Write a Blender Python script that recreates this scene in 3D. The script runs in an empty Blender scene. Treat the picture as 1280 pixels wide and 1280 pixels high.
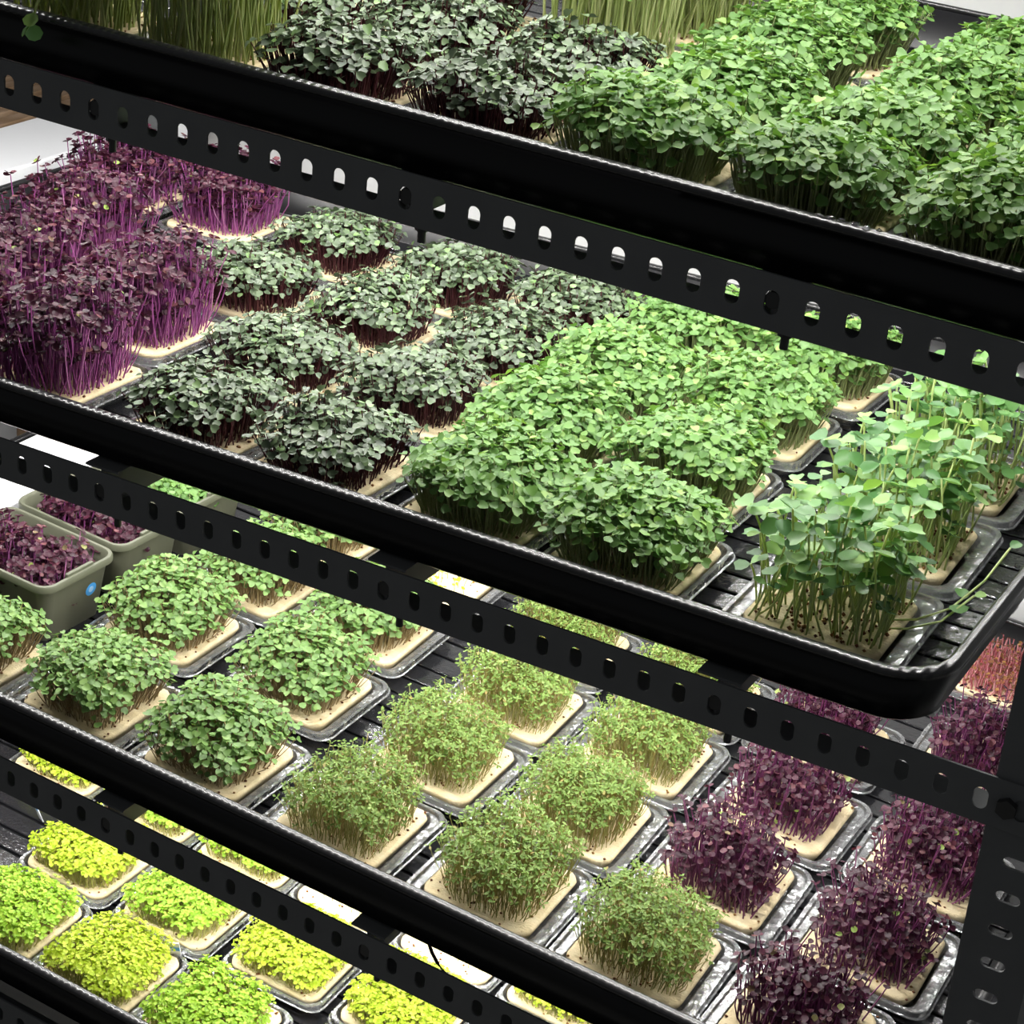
import bpy, bmesh, math, random
import numpy as np
from mathutils import Matrix, Vector, Euler

scene = bpy.context.scene
COL = scene.collection
PI = math.pi
Z0 = 1.25                      # height of the top shelf's slot row above the floor

# ------------------------------------------------------------------ camera
cam_d = bpy.data.cameras.new('camera')
cam = bpy.data.objects.new('camera', cam_d)
COL.objects.link(cam)
right = Vector((0.86382, 0.49793, 0.07668))
up = Vector((-0.28112, 0.35009, 0.89353))
fwd = Vector((-0.41807, 0.79341, -0.44240))
m = Matrix((right, up, -fwd)).transposed().to_4x4()
m.translation = Vector((1.5085, -1.1522, 0.4439 + Z0))
cam.matrix_world = m
cam_d.sensor_width = 36
cam_d.lens = 2510.28 / 1280 * 36
cam_d.clip_start = 0.05
cam_d.clip_end = 50
scene.camera = cam

# ------------------------------------------------------------------ world, exposure
w = bpy.data.worlds.new('world')
scene.world = w
w.use_nodes = True
w.node_tree.nodes['Background'].inputs[0].default_value = (0.95, 0.98, 1.0, 1)
w.node_tree.nodes['Background'].inputs[1].default_value = 0.10
vs = scene.view_settings
vs.view_transform = 'Standard'
vs.look = 'None'
vs.gamma = 1
vs.use_curve_mapping = False
vs.exposure = 0.0
LED_POWER = 640.0               # emission of the LED chips

# ------------------------------------------------------------------ shelf planes
XR = 1.344
TZ = {0: 0.335, 1: 0.0, 2: -0.29473, 3: -0.67255, 4: -0.965}
TT = {0: 0.0, 1: -0.0245, 2: 0.0085, 3: -0.045, 4: -0.047}
RIM = {1: 0.061, 2: 0.069, 3: 0.080, 4: 0.075}     # tray rim over slot row
BASE = {0: 0.0216, 1: 0.0120, 2: 0.0216, 3: 0.0216, 4: 0.0216}   # tray underside over slot row
FLOOR = 0.0046                                       # tray floor over its underside
RIBH = 0.003
RACK_D = 0.70
TRAY_D = {1: 0.70, 2: 0.655, 3: 0.81, 4: 0.70}


def tz(k, x, h=0.0):
    return Z0 + TZ[k] + TT[k] * (x - XR) + h


def tier_matrix(k):
    return Matrix.Translation((XR, 0, Z0 + TZ[k])) @ Matrix.Rotation(-math.atan(TT[k]), 4, 'Y')


# ------------------------------------------------------------------ materials
def new_mat(name):
    mt = bpy.data.materials.new(name)
    mt.use_nodes = True
    nt = mt.node_tree
    bs = nt.nodes['Principled BSDF']
    return mt, nt, bs


def plain(name, col, rough=0.5, spec=0.5, metal=0.0, noise=None, bump=None):
    mt, nt, bs = new_mat(name)
    bs.inputs['Base Color'].default_value = (*col, 1)
    bs.inputs['Roughness'].default_value = rough
    bs.inputs['Specular IOR Level'].default_value = spec
    bs.inputs['Metallic'].default_value = metal
    tc = nt.nodes.new('ShaderNodeTexCoord')
    if noise:
        sc, col2, lo, hi = noise
        n = nt.nodes.new('ShaderNodeTexNoise')
        n.inputs['Scale'].default_value = sc
        n.inputs['Detail'].default_value = 6
        nt.links.new(tc.outputs['Object'], n.inputs['Vector'])
        r = nt.nodes.new('ShaderNodeValToRGB')
        r.color_ramp.elements[0].position = lo
        r.color_ramp.elements[1].position = hi
        r.color_ramp.elements[0].color = (*col, 1)
        r.color_ramp.elements[1].color = (*col2, 1)
        nt.links.new(n.outputs['Fac'], r.inputs['Fac'])
        nt.links.new(r.outputs['Color'], bs.inputs['Base Color'])
    if bump:
        sc, st = bump
        n = nt.nodes.new('ShaderNodeTexNoise')
        n.inputs['Scale'].default_value = sc
        n.inputs['Detail'].default_value = 4
        nt.links.new(tc.outputs['Object'], n.inputs['Vector'])
        b = nt.nodes.new('ShaderNodeBump')
        b.inputs['Strength'].default_value = st
        b.inputs['Distance'].default_value = 0.002
        nt.links.new(n.outputs['Fac'], b.inputs['Height'])
        nt.links.new(b.outputs['Normal'], bs.inputs['Normal'])
    return mt


def leaf_mat(name, cols, rough=0.45, spec=0.4, trans=0.3, trans_col=None):
    """plant tissue: one tint per leaf, a little light passing through"""
    mt, nt, bs = new_mat(name)
    g = nt.nodes.new('ShaderNodeNewGeometry')
    oi = nt.nodes.new('ShaderNodeObjectInfo')
    ad = nt.nodes.new('ShaderNodeMath'); ad.operation = 'ADD'
    fr = nt.nodes.new('ShaderNodeMath'); fr.operation = 'FRACT'
    nt.links.new(g.outputs['Random Per Island'], ad.inputs[0])
    nt.links.new(oi.outputs['Random'], ad.inputs[1])
    nt.links.new(ad.outputs[0], fr.inputs[0])
    r = nt.nodes.new('ShaderNodeValToRGB')
    els = r.color_ramp.elements
    n = len(cols)
    els[0].position, els[0].color = 0, (*cols[0][1], 1)
    els[1].position, els[1].color = 1, (*cols[-1][1], 1)
    for p, c in cols[1:-1]:
        e = els.new(p); e.color = (*c, 1)
    nt.links.new(fr.outputs[0], r.inputs['Fac'])
    nt.links.new(r.outputs['Color'], bs.inputs['Base Color'])
    bs.inputs['Roughness'].default_value = rough
    bs.inputs['Specular IOR Level'].default_value = spec
    tr = nt.nodes.new('ShaderNodeBsdfTranslucent')
    mu = nt.nodes.new('ShaderNodeMix'); mu.data_type = 'RGBA'; mu.blend_type = 'MULTIPLY'
    mu.inputs['Factor'].default_value = 1
    mu.inputs[7].default_value = (*(trans_col or (1.3, 1.25, 0.7)), 1)
    nt.links.new(r.outputs['Color'], mu.inputs[6])
    nt.links.new(mu.outputs[2], tr.inputs['Color'])
    mx = nt.nodes.new('ShaderNodeMixShader')
    mx.inputs[0].default_value = trans
    nt.links.new(bs.outputs[0], mx.inputs[1])
    nt.links.new(tr.outputs[0], mx.inputs[2])
    nt.links.new(mx.outputs[0], nt.nodes['Material Output'].inputs['Surface'])
    return mt


def clear_mat(name, tint=(0.96, 0.97, 0.97), rough=0.19, base=0.11, bump=(75, 0.85), mist=0.09):
    mt, nt, bs = new_mat(name)
    nt.nodes.remove(bs)
    tr = nt.nodes.new('ShaderNodeBsdfTransparent')
    tr.inputs[0].default_value = (*tint, 1)
    gl = nt.nodes.new('ShaderNodeBsdfGlossy')
    gl.inputs['Roughness'].default_value = rough
    fr = nt.nodes.new('ShaderNodeFresnel')
    fr.inputs['IOR'].default_value = 1.5
    ad = nt.nodes.new('ShaderNodeMath'); ad.operation = 'ADD'; ad.use_clamp = True
    ad.inputs[1].default_value = base
    nt.links.new(fr.outputs[0], ad.inputs[0])
    tc = nt.nodes.new('ShaderNodeTexCoord')
    n = nt.nodes.new('ShaderNodeTexNoise')
    n.inputs['Scale'].default_value = bump[0]
    n.inputs['Detail'].default_value = 3
    nt.links.new(tc.outputs['Object'], n.inputs['Vector'])
    b = nt.nodes.new('ShaderNodeBump')
    b.inputs['Strength'].default_value = bump[1]
    b.inputs['Distance'].default_value = 0.004
    nt.links.new(n.outputs['Fac'], b.inputs['Height'])
    nt.links.new(b.outputs['Normal'], gl.inputs['Normal'])
    nt.links.new(b.outputs['Normal'], fr.inputs['Normal'])
    df = nt.nodes.new('ShaderNodeBsdfDiffuse'); df.inputs[0].default_value = (0.85, 0.87, 0.9, 1)
    m0 = nt.nodes.new('ShaderNodeMixShader'); m0.inputs[0].default_value = mist
    nt.links.new(tr.outputs[0], m0.inputs[1]); nt.links.new(df.outputs[0], m0.inputs[2])
    mx = nt.nodes.new('ShaderNodeMixShader')
    nt.links.new(ad.outputs[0], mx.inputs[0])
    nt.links.new(m0.outputs[0], mx.inputs[1])
    nt.links.new(gl.outputs[0], mx.inputs[2])
    nt.links.new(mx.outputs[0], nt.nodes['Material Output'].inputs['Surface'])
    return mt


M = {}
M['steel'] = plain('dark_grey_powder_coat', (0.125, 0.13, 0.133), 0.6, 0.3, bump=(900, 0.05), noise=(25, (0.14, 0.145, 0.148), 0.4, 0.7))
M['bolt'] = plain('black_bolt', (0.03, 0.03, 0.03), 0.35, 0.5)
M['tray'] = plain('black_tray_plastic', (0.005, 0.005, 0.006), 0.3, 0.3)
M['rim'] = plain('glossy_black_rim', (0.012, 0.012, 0.013), 0.27, 0.7)
nt = M['rim'].node_tree
tc = nt.nodes.new('ShaderNodeTexCoord'); wv = nt.nodes.new('ShaderNodeTexWave'); bp_ = nt.nodes.new('ShaderNodeBump'); nz = nt.nodes.new('ShaderNodeTexNoise')
wv.inputs['Scale'].default_value = 42; wv.inputs['Distortion'].default_value = 0.6      # added bump ripple imitating the beaded LED reflections along the lip
nt.links.new(tc.outputs['Object'], wv.inputs['Vector'])
bp_.inputs['Strength'].default_value = 0.35; bp_.inputs['Distance'].default_value = 0.0012
nt.links.new(wv.outputs['Fac'], bp_.inputs['Height'])
nt.links.new(bp_.outputs['Normal'], nt.nodes['Principled BSDF'].inputs['Normal'])
M['tray_floor'] = plain('wet_black_plastic', (0.012, 0.012, 0.014), 0.16, 0.6, bump=(220, 0.25))
M['pad'] = plain('cream_sponge', (0.74, 0.60, 0.36), 0.9, 0.1, noise=(60, (0.81, 0.70, 0.48), 0.35, 0.7), bump=(420, 0.5))
M['clear'] = clear_mat('clear_punnet_plastic')
M['water'] = clear_mat('water', (0.99, 0.99, 0.99), 0.08, 0.04, (5, 0.0), 0.0)
M['tub'] = plain('grey_green_plastic', (0.085, 0.090, 0.060), 0.45, 0.35, noise=(20, (0.105, 0.107, 0.075), 0.3, 0.7))
M['white_foam'] = plain('white_foam', (0.86, 0.87, 0.90), 0.7, 0.2, bump=(300, 0.1))
M['white_wall'] = plain('white_wall_paint', (0.85, 0.85, 0.86), 0.8, 0.2, noise=(3, (0.82, 0.82, 0.83), 0.4, 0.7))
M['concrete'] = plain('grey_concrete_floor', (0.22, 0.22, 0.21), 0.8, 0.2, noise=(6, (0.3, 0.29, 0.28), 0.35, 0.7))
M['wood'] = plain('weathered_brown_wood', (0.20, 0.125, 0.07), 0.7, 0.2, noise=(40, (0.30, 0.21, 0.14), 0.35, 0.7))
M['blue'] = plain('blue_sticker', (0.06, 0.33, 0.75), 0.4, 0.4)
M['pale_blue'] = plain('pale_blue_print', (0.35, 0.6, 0.9), 0.4, 0.4)
M['cable'] = plain('black_cable', (0.012, 0.012, 0.012), 0.4, 0.4)
M['alu'] = plain('aluminium', (0.7, 0.7, 0.7), 0.35, 0.5, 1.0)
M['husk'] = leaf_mat('seed_husk', [(0, (0.10, 0.035, 0.015)), (0.6, (0.22, 0.08, 0.03)), (1, (0.36, 0.20, 0.06))], 0.6, 0.3, 0.05)
mt, nt, bs = new_mat('led_chip')
bs.inputs['Base Color'].default_value = (1, 1, 1, 1)
bs.inputs['Emission Color'].default_value = (1.0, 0.985, 0.95, 1)
bs.inputs['Emission Strength'].default_value = LED_POWER
M['led'] = mt

GREEN_T = (1.2, 1.25, 0.6)
M['broccoli_leaf'] = leaf_mat('broccoli_leaf', [(0, (0.095, 0.20, 0.05)), (0.5, (0.135, 0.265, 0.07)), (0.9, (0.18, 0.32, 0.085)), (1, (0.27, 0.41, 0.10))], 0.42, 0.38, 0.25, GREEN_T)
M['broccoli_stem'] = leaf_mat('broccoli_stem', [(0, (0.30, 0.36, 0.15)), (1, (0.42, 0.46, 0.24))], 0.5, 0.3, 0.25)
M['kale_leaf'] = leaf_mat('grey_kale_leaf', [(0, (0.048, 0.072, 0.038)), (0.5, (0.082, 0.125, 0.060)), (0.93, (0.135, 0.195, 0.095)), (1, (0.15, 0.28, 0.07))], 0.38, 0.6, 0.1, (0.6, 0.5, 0.5))
M['kale_stem'] = leaf_mat('maroon_kale_stem', [(0, (0.055, 0.012, 0.018)), (1, (0.11, 0.03, 0.035))], 0.5, 0.3, 0.15, (1.2, 0.8, 0.8))
M['purple_leaf'] = leaf_mat('dark_purple_leaf', [(0, (0.020, 0.003, 0.009)), (0.5, (0.036, 0.005, 0.016)), (0.85, (0.060, 0.012, 0.026)), (0.985, (0.13, 0.045, 0.05)), (1, (0.25, 0.38, 0.08))], 0.4, 0.28, 0.12, (1.5, 0.5, 0.9))
M['purple_stem'] = leaf_mat('magenta_stem', [(0, (0.30, 0.065, 0.24)), (0.6, (0.40, 0.11, 0.33)), (1, (0.50, 0.22, 0.40))], 0.45, 0.4, 0.3, (1.3, 0.7, 1.2))
M['plum_stem'] = leaf_mat('plum_stem', [(0, (0.16, 0.03, 0.11)), (0.6, (0.24, 0.055, 0.17)), (1, (0.34, 0.13, 0.25))], 0.45, 0.4, 0.3, (1.3, 0.7, 1.2))
M['green_leaf'] = leaf_mat('mid_green_leaf', [(0, (0.095, 0.185, 0.045)), (0.6, (0.14, 0.25, 0.065)), (1, (0.20, 0.32, 0.09))], 0.42, 0.38, 0.22, GREEN_T)
M['green_stem'] = leaf_mat('tan_stem', [(0, (0.34, 0.24, 0.12)), (1, (0.48, 0.38, 0.20))], 0.5, 0.3, 0.2)
M['cress_leaf'] = leaf_mat('cress_leaf', [(0, (0.12, 0.20, 0.035)), (0.6, (0.18, 0.28, 0.06)), (0.93, (0.25, 0.36, 0.10)), (1, (0.30, 0.20, 0.07))], 0.45, 0.28, 0.3, GREEN_T)
M['cress_stem'] = leaf_mat('cress_stem', [(0, (0.40, 0.40, 0.13)), (0.7, (0.54, 0.53, 0.22)), (1, (0.46, 0.31, 0.12))], 0.5, 0.3, 0.3)
M['lime_leaf'] = leaf_mat('lime_leaf', [(0, (0.32, 0.44, 0.02)), (0.6, (0.42, 0.54, 0.035)), (1, (0.54, 0.62, 0.07))], 0.5, 0.3, 0.3, (1.1, 1.1, 0.5))
M['lime_leaf_green'] = leaf_mat('fresh_lime_leaf', [(0, (0.24, 0.43, 0.03)), (0.6, (0.32, 0.51, 0.045)), (1, (0.42, 0.58, 0.07))], 0.5, 0.3, 0.3, (1.1, 1.1, 0.5))
M['lime_stem'] = leaf_mat('lime_stem', [(0, (0.55, 0.55, 0.16)), (1, (0.66, 0.64, 0.28))], 0.5, 0.3, 0.3)
M['tall_leaf'] = leaf_mat('tall_sprout_leaf', [(0, (0.06, 0.16, 0.05)), (0.45, (0.13, 0.28, 0.085)), (0.8, (0.20, 0.37, 0.12)), (1, (0.27, 0.44, 0.11))], 0.38, 0.42, 0.28, GREEN_T)
M['tall_stem'] = leaf_mat('tall_sprout_stem', [(0, (0.42, 0.52, 0.20)), (1, (0.56, 0.64, 0.32))], 0.4, 0.4, 0.35)
M['pea_stem'] = leaf_mat('pea_stem', [(0, (0.30, 0.38, 0.12)), (0.6, (0.42, 0.50, 0.19)), (1, (0.52, 0.56, 0.28))], 0.45, 0.4, 0.3)
M['pink_stem'] = leaf_mat('pink_stem', [(0, (0.75, 0.28, 0.34)), (1, (0.85, 0.50, 0.50))], 0.5, 0.3, 0.3, (1.1, 0.8, 0.8))


# ------------------------------------------------------------------ mesh helpers
def mesh_obj(name, verts, faces, mat, parent=None, smooth=False, mw=None):
    me = bpy.data.meshes.new(name)
    me.from_pydata([tuple(v) for v in verts], [], [tuple(int(i) for i in f) for f in faces])
    me.materials.append(M[mat])
    if smooth:
        me.polygons.foreach_set('use_smooth', [True] * len(me.polygons))
    me.update()
    return link(name, me, parent, mw)


def link(name, me, parent=None, mw=None):
    o = bpy.data.objects.new(name, me)
    COL.objects.link(o)
    if parent:
        o.parent = parent
    if mw is not None:
        o.matrix_local = mw
    return o


def tri_mesh(name, V, F, mat, smooth=True):
    """fast build from numpy arrays of vertices and triangles"""
    me = bpy.data.meshes.new(name)
    V = np.ascontiguousarray(V, dtype=np.float32)
    F = np.ascontiguousarray(F, dtype=np.int32)
    nf = len(F)
    me.vertices.add(len(V)); me.vertices.foreach_set('co', V.ravel())
    me.loops.add(nf * 3); me.loops.foreach_set('vertex_index', F.ravel())
    me.polygons.add(nf)
    me.polygons.foreach_set('loop_start', np.arange(0, nf * 3, 3, dtype=np.int32))
    me.polygons.foreach_set('use_smooth', np.full(nf, smooth))
    me.materials.append(M[mat])
    me.update(calc_edges=True)
    return me


def bm_obj(name, bm, mat, parent=None, smooth=False, mw=None):
    me = bpy.data.meshes.new(name)
    bm.to_mesh(me); bm.free()
    me.materials.append(M[mat])
    if smooth:
        me.polygons.foreach_set('use_smooth', [True] * len(me.polygons))
    return link(name, me, parent, mw)


def box_data(x0, x1, y0, y1, z0, z1):
    v = [(x, y, z) for x in (x0, x1) for y in (y0, y1) for z in (z0, z1)]
    f = [(0, 1, 3, 2), (4, 6, 7, 5), (0, 4, 5, 1), (2, 3, 7, 6), (0, 2, 6, 4), (1, 5, 7, 3)]
    return v, f


def box(name, x0, x1, y0, y1, z0, z1, mat, parent=None, bevel=0.0, mw=None):
    v, f = box_data(x0, x1, y0, y1, z0, z1)
    bm = bmesh.new()
    vs_ = [bm.verts.new(p) for p in v]
    for q in f:
        bm.faces.new([vs_[i] for i in q])
    bmesh.ops.recalc_face_normals(bm, faces=bm.faces)
    if bevel:
        bmesh.ops.bevel(bm, geom=list(bm.edges), offset=bevel, segments=2, affect='EDGES', profile=0.5)
    return bm_obj(name, bm, mat, parent, False, mw)


def rrect(hx, hy, r, n=5):
    """rounded rectangle outline, counter-clockwise, 4*(n+1) points"""
    pts = []
    for cx, cy, a0 in ((hx - r, hy - r, 0), (-hx + r, hy - r, PI / 2), (-hx + r, -hy + r, PI), (hx - r, -hy + r, 1.5 * PI)):
        for i in range(n + 1):
            a = a0 + (PI / 2) * i / n
            pts.append((cx + r * math.cos(a), cy + r * math.sin(a)))
    return pts


def loft(rings, close_start=True, close_end=True):
    V, F = [], []
    n = len(rings[0])
    for rg in rings:
        V += rg
    for k in range(len(rings) - 1):
        for i in range(n):
            j = (i + 1) % n
            F.append((k * n + i, k * n + j, (k + 1) * n + j, (k + 1) * n + i))
    if close_start:
        F.append(tuple(reversed(range(n))))
    if close_end:
        F.append(tuple(range((len(rings) - 1) * n, len(rings) * n)))
    return V, F


def tube(pts, r, n=8):
    V, F = [], []
    pts = [Vector(p) for p in pts]
    for k, p in enumerate(pts):
        d = (pts[min(k + 1, len(pts) - 1)] - pts[max(k - 1, 0)]).normalized()
        a = d.orthogonal().normalized(); b = d.cross(a)
        for i in range(n):
            t = 2 * PI * i / n
            V.append(p + r * (math.cos(t) * a + math.sin(t) * b))
    for k in range(len(pts) - 1):
        for i in range(n):
            j = (i + 1) % n
            F.append((k * n + i, k * n + j, (k + 1) * n + j, (k + 1) * n + i))
    F.append(tuple(reversed(range(n)))); F.append(tuple(range((len(pts) - 1) * n, len(pts) * n)))
    return V, F


def empty(name, loc, rot=(0, 0, 0), label=None, cat=None, group=None):
    o = bpy.data.objects.new(name, None)
    o.empty_display_size = 0.02
    COL.objects.link(o)
    o.location = loc
    o.rotation_euler = rot
    tag(o, label, cat, group)
    return o


def tag(o, label=None, cat=None, group=None, kind=None):
    if label: o['label'] = label
    if cat: o['category'] = cat
    if group: o['group'] = group
    if kind: o['kind'] = kind
    return o


# ------------------------------------------------------------------ the setting
tag(box('floor', -2.5, 4.0, -3.0, 1.0, -0.05, 0.0, 'concrete'), kind='structure')
tag(box('wall_back', -2.5, 4.0, 0.91, 1.0, 0.0, 2.6, 'white_wall'), kind='structure')


# ------------------------------------------------------------------ slotted steel
def slotted_plate(length, width, pitch, sw, sh, t, first=None, n=None):
    """plate in x (length) by z (width), front face at y=0, slots sw wide and sh high"""
    bm = bmesh.new()
    K = 6
    ring = []
    r = min(sw, sh) / 2
    for i in range(4 * K):
        a = 2 * PI * (i + 0.5) / (4 * K)
        ca, sa = math.cos(a), math.sin(a)
        ring.append((ca * r + math.copysign(max(0, sw / 2 - r), ca), sa * r + math.copysign(max(0, sh / 2 - r), sa)))
    out = []
    hw, hh = pitch / 2, width / 2
    for side in range(4):
        for i in range(K):
            s = (i + 0.5) / K * 2 - 1
            out.append([(hw, s * hh), (-s * hw, hh), (-hw, -s * hh), (s * hw, -hh)][side])
    out = out[-K // 2:] + out[:-K // 2] if False else out
    # start the outline at the angle of the ring (ring starts at angle 0, outline at the lower right corner)
    out = out[K // 2:] + out[:K // 2]
    corners = {K // 2: (hw, hh), K // 2 + K: (-hw, hh), K // 2 + 2 * K: (-hw, -hh), K // 2 + 3 * K: (hw, -hh)}
    cnt = int(round(length / pitch))
    N = 4 * K
    for c in range(cnt):
        cx = (c + 0.5) * pitch
        ov = [bm.verts.new((cx + p[0], 0, p[1])) for p in out]
        rv = [bm.verts.new((cx + p[0], 0, p[1])) for p in ring]
        cv = {k: bm.verts.new((cx + p[0], 0, p[1])) for k, p in corners.items()}
        for i in range(N):
            j = (i + 1) % N
            if j in cv:
                bm.faces.new([rv[i], ov[i], cv[j], ov[j], rv[j]])
            else:
                bm.faces.new([rv[i], ov[i], ov[j], rv[j]])
    bmesh.ops.remove_doubles(bm, verts=bm.verts, dist=1e-5)
    bmesh.ops.recalc_face_normals(bm, faces=bm.faces)
    if bm.faces[:][0].normal.y > 0:
        bmesh.ops.reverse_faces(bm, faces=bm.faces)
    # thickness: copy of the face set back by t, joined along every border edge
    border = [e for e in bm.edges if len(e.link_faces) == 1]
    bv = {}
    src_faces = list(bm.faces)
    for v in list(bm.verts):
        bv[v] = bm.verts.new((v.co.x, t, v.co.z))
    for fc in src_faces:
        bm.faces.new([bv[v] for v in reversed(fc.verts[:])])
    for e in border:
        a, b = e.verts
        bm.faces.new([a, b, bv[b], bv[a]])
    bmesh.ops.recalc_face_normals(bm, faces=bm.faces)
    return bm


PITCH = 0.028
BH = 0.038
X_L, N_CELL = -0.03, 49               # beams run from the left posts to the right ones
BOLT_X = [0.5157 + PITCH * 10 * i for i in range(-1, 3)]


def angle_beam(name, parent, mw, back=False):
    s = -1 if back else 1
    # slot centres fall on BOLT_X + i * pitch
    x0 = 0.5157 - PITCH * (19 + 0.5)
    bm = slotted_plate(N_CELL * PITCH, BH, PITCH, 0.0105, 0.0165, 0.002)
    for v in bm.verts:
        v.co.x += x0
        if back:
            v.co.y = -v.co.y
    # horizontal flange along the lower edge, pointing into the rack
    v_, f_ = box_data(x0, x0 + N_CELL * PITCH, 0.002, 0.038, -BH / 2, -BH / 2 + 0.002)
    vv = [bm.verts.new((p[0], s * p[1], p[2])) for p in v_]
    for q in f_:
        bm.faces.new([vv[i] for i in q])
    bmesh.ops.recalc_face_normals(bm, faces=bm.faces)
    for v in bm.verts:
        v.co.x -= XR
    return bm_obj(name, bm, 'steel', parent, False, mw)


rack = empty('steel_rack', (0, 0, 0), label='dark grey slotted-angle steel shelving rack holding the black trays', cat='rack')
POST_X0 = 1.2785
for k in (0, 1, 2, 3, 4):
    mw = tier_matrix(k)
    angle_beam('front_beam', rack, mw)
    angle_beam('rear_beam', rack, mw @ Matrix.Translation((0, RACK_D + 0.012, 0)), True)
    for bx_ in [0.075] + BOLT_X:
        x = bx_ - XR
        # cross bar: angle whose foot stands on the beam flanges
        bm = bmesh.new()
        for d in (box_data(x - 0.001, x + 0.001, 0.004, RACK_D + 0.008, -BH / 2 + 0.002, BASE[k] - 0.0004),
                  box_data(x - 0.017, x + 0.017, 0.0035, RACK_D + 0.0085, BASE[k] - 0.0021, BASE[k] - 0.0001),):
            vv = [bm.verts.new(p) for p in d[0]]
            for q in d[1]:
                bm.faces.new([vv[i] for i in q])
        bmesh.ops.recalc_face_normals(bm, faces=bm.faces)
        bm_obj('crossbar', bm, 'steel', rack, False, mw)
        # bolt through the beam flange, nut and shank showing below; head in the front slot
        bm = bmesh.new()
        bmesh.ops.create_cone(bm, cap_ends=True, segments=6, radius1=0.0055, radius2=0.0055, depth=0.005, matrix=Matrix.Translation((x + 0.009, 0.012, -BH / 2 - 0.0025)))
        bmesh.ops.create_cone(bm, cap_ends=True, segments=10, radius1=0.003, radius2=0.003, depth=0.016, matrix=Matrix.Translation((x + 0.009, 0.012, -BH / 2 - 0.006)))
        bm_obj('bolt', bm, 'bolt', rack, False, mw)
        bm = bmesh.new()
        bmesh.ops.create_cone(bm, cap_ends=True, segments=16, radius1=0.0066, radius2=0.0058, depth=0.004, matrix=Matrix.Translation((x, 0.0035, 0.001)) @ Matrix.Rotation(PI / 2, 4, 'X'))
        bm_obj('bolt', bm, 'bolt', rack, False, mw)


def post(px, py, sx, sy):
    """upright angle with a slotted front face and a slotted side face; corner at (px, py), flanges towards sx, sy"""
    W = 0.050
    bm = slotted_plate(1.96, W, 0.028, 0.0085, 0.0175, 0.002)     # x runs along the post
    Rm = Matrix(((0, 0, 1, 0), (0, 1, 0, 0), (-1, 0, 0, 0), (0, 0, 0, 1)))
    bmesh.ops.transform(bm, matrix=Rm, verts=bm.verts)             # length now runs down -z, width along x
    for v in bm.verts:
        x, y, z = v.co
        v.co = (px + sx * (x + W / 2), py + sy * (y + 0.0021), z + 1.962)
    v_, f_ = box_data(0.0, 0.002, 0.004, W, 0.002, 1.962)
    o = len(bm.verts)
    vv = [bm.verts.new((px + sx * (W - p[0]), py + sy * p[1], p[2])) for p in v_]
    for q in f_:
        bm.faces.new([vv[i] for i in q])
    bmesh.ops.recalc_face_normals(bm, faces=bm.faces)
    return bm_obj('upright', bm, 'steel', rack)


post(POST_X0, 0.0, 1, 1)
post(POST_X0, RACK_D + 0.012, 1, -1)
post(0.035, 0.0, -1, 1)
post(0.035, RACK_D + 0.012, -1, -1)
for k in (1, 2, 3, 4):
    for xb in (POST_X0 + 0.012, POST_X0 + 0.040):
        bm = bmesh.new()
        bmesh.ops.create_cone(bm, cap_ends=True, segments=6, radius1=0.0075, radius2=0.0075, depth=0.005, matrix=Matrix.Translation((xb, -0.0026, tz(k, xb))) @ Matrix.Rotation(PI / 2, 4, 'X'))
        bm_obj('bolt', bm, 'bolt', rack)


# ------------------------------------------------------------------ trays
def tray(k, label):
    x0, x1 = 0.035, (1.232 if k == 2 else 1.274)
    hx, hy = (x1 - x0) / 2, TRAY_D[k] / 2 - 0.002
    cx, cy = (x0 + x1) / 2, TRAY_D[k] / 2 + 0.002
    o = empty('grow_tray', (cx, cy, tz(k, cx, BASE[k])), (0, -math.atan(TT[k]), 0), label, 'tray')
    H = RIM[k] - BASE[k]
    def ring(ins, z, r):
        return [(p[0], p[1], z) for p in rrect(hx - ins, hy - ins, r, 10)]
    prof = [(0.016, 0.000, 0.034), (0.011, 0.004, 0.038), (0.0065, H - 0.005, 0.043), (0.0095, H - 0.005, 0.039), (0.0145, 0.0062, 0.034), (0.018, 0.0046, 0.031)]
    rim = [(0.0065, H - 0.0055, 0.043), (0.0003, H - 0.0065, 0.048), (0.0, H - 0.0035, 0.048), (0.0006, H - 0.0020, 0.047), (0.0022, H - 0.0009, 0.046),
           (0.0050, H - 0.0002, 0.044), (0.0078, H - 0.0001, 0.042), (0.0095, H - 0.0008, 0.040), (0.0100, H - 0.0030, 0.039), (0.0094, H - 0.0055, 0.039)]
    V, F = loft([ring(*p) for p in rim], False, False)
    n_ = len(rrect(1, 1, 0.1, 10)); nr = len(rim)
    F += [((nr - 1) * n_ + i, (nr - 1) * n_ + (i + 1) % n_, (i + 1) % n_, i) for i in range(n_)]
    mesh_obj('rim', V, F, 'rim', o, True)
    V, F = loft([ring(*p) for p in prof])
    b = mesh_obj('body', V, F, 'tray', o, True)
    for p in b.data.polygons:
        if len(p.vertices) > 8: p.use_smooth = False
    # raised ribs running the length of the floor
    y = -hy + 0.034
    me = None
    while y < hy - 0.03:
        if me is None:
            bm = bmesh.new()
            v_, f_ = box_data(-hx + 0.024, hx - 0.024, -0.0125, 0.0125, 0.0040, 0.0076)
            vv = [bm.verts.new(p) for p in v_]
            for q in f_: bm.faces.new([vv[i] for i in q])
            bmesh.ops.recalc_face_normals(bm, faces=bm.faces)
            bmesh.ops.bevel(bm, geom=list(bm.edges), offset=0.0009, segments=1, affect='EDGES')
            r = bm_obj('floor_rib', bm, 'tray_floor', o)
            me = r.data
        else:
            r = link('floor_rib', me, o)
        r.location = (0, y, 0)
        y += 0.0292
    return o


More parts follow.
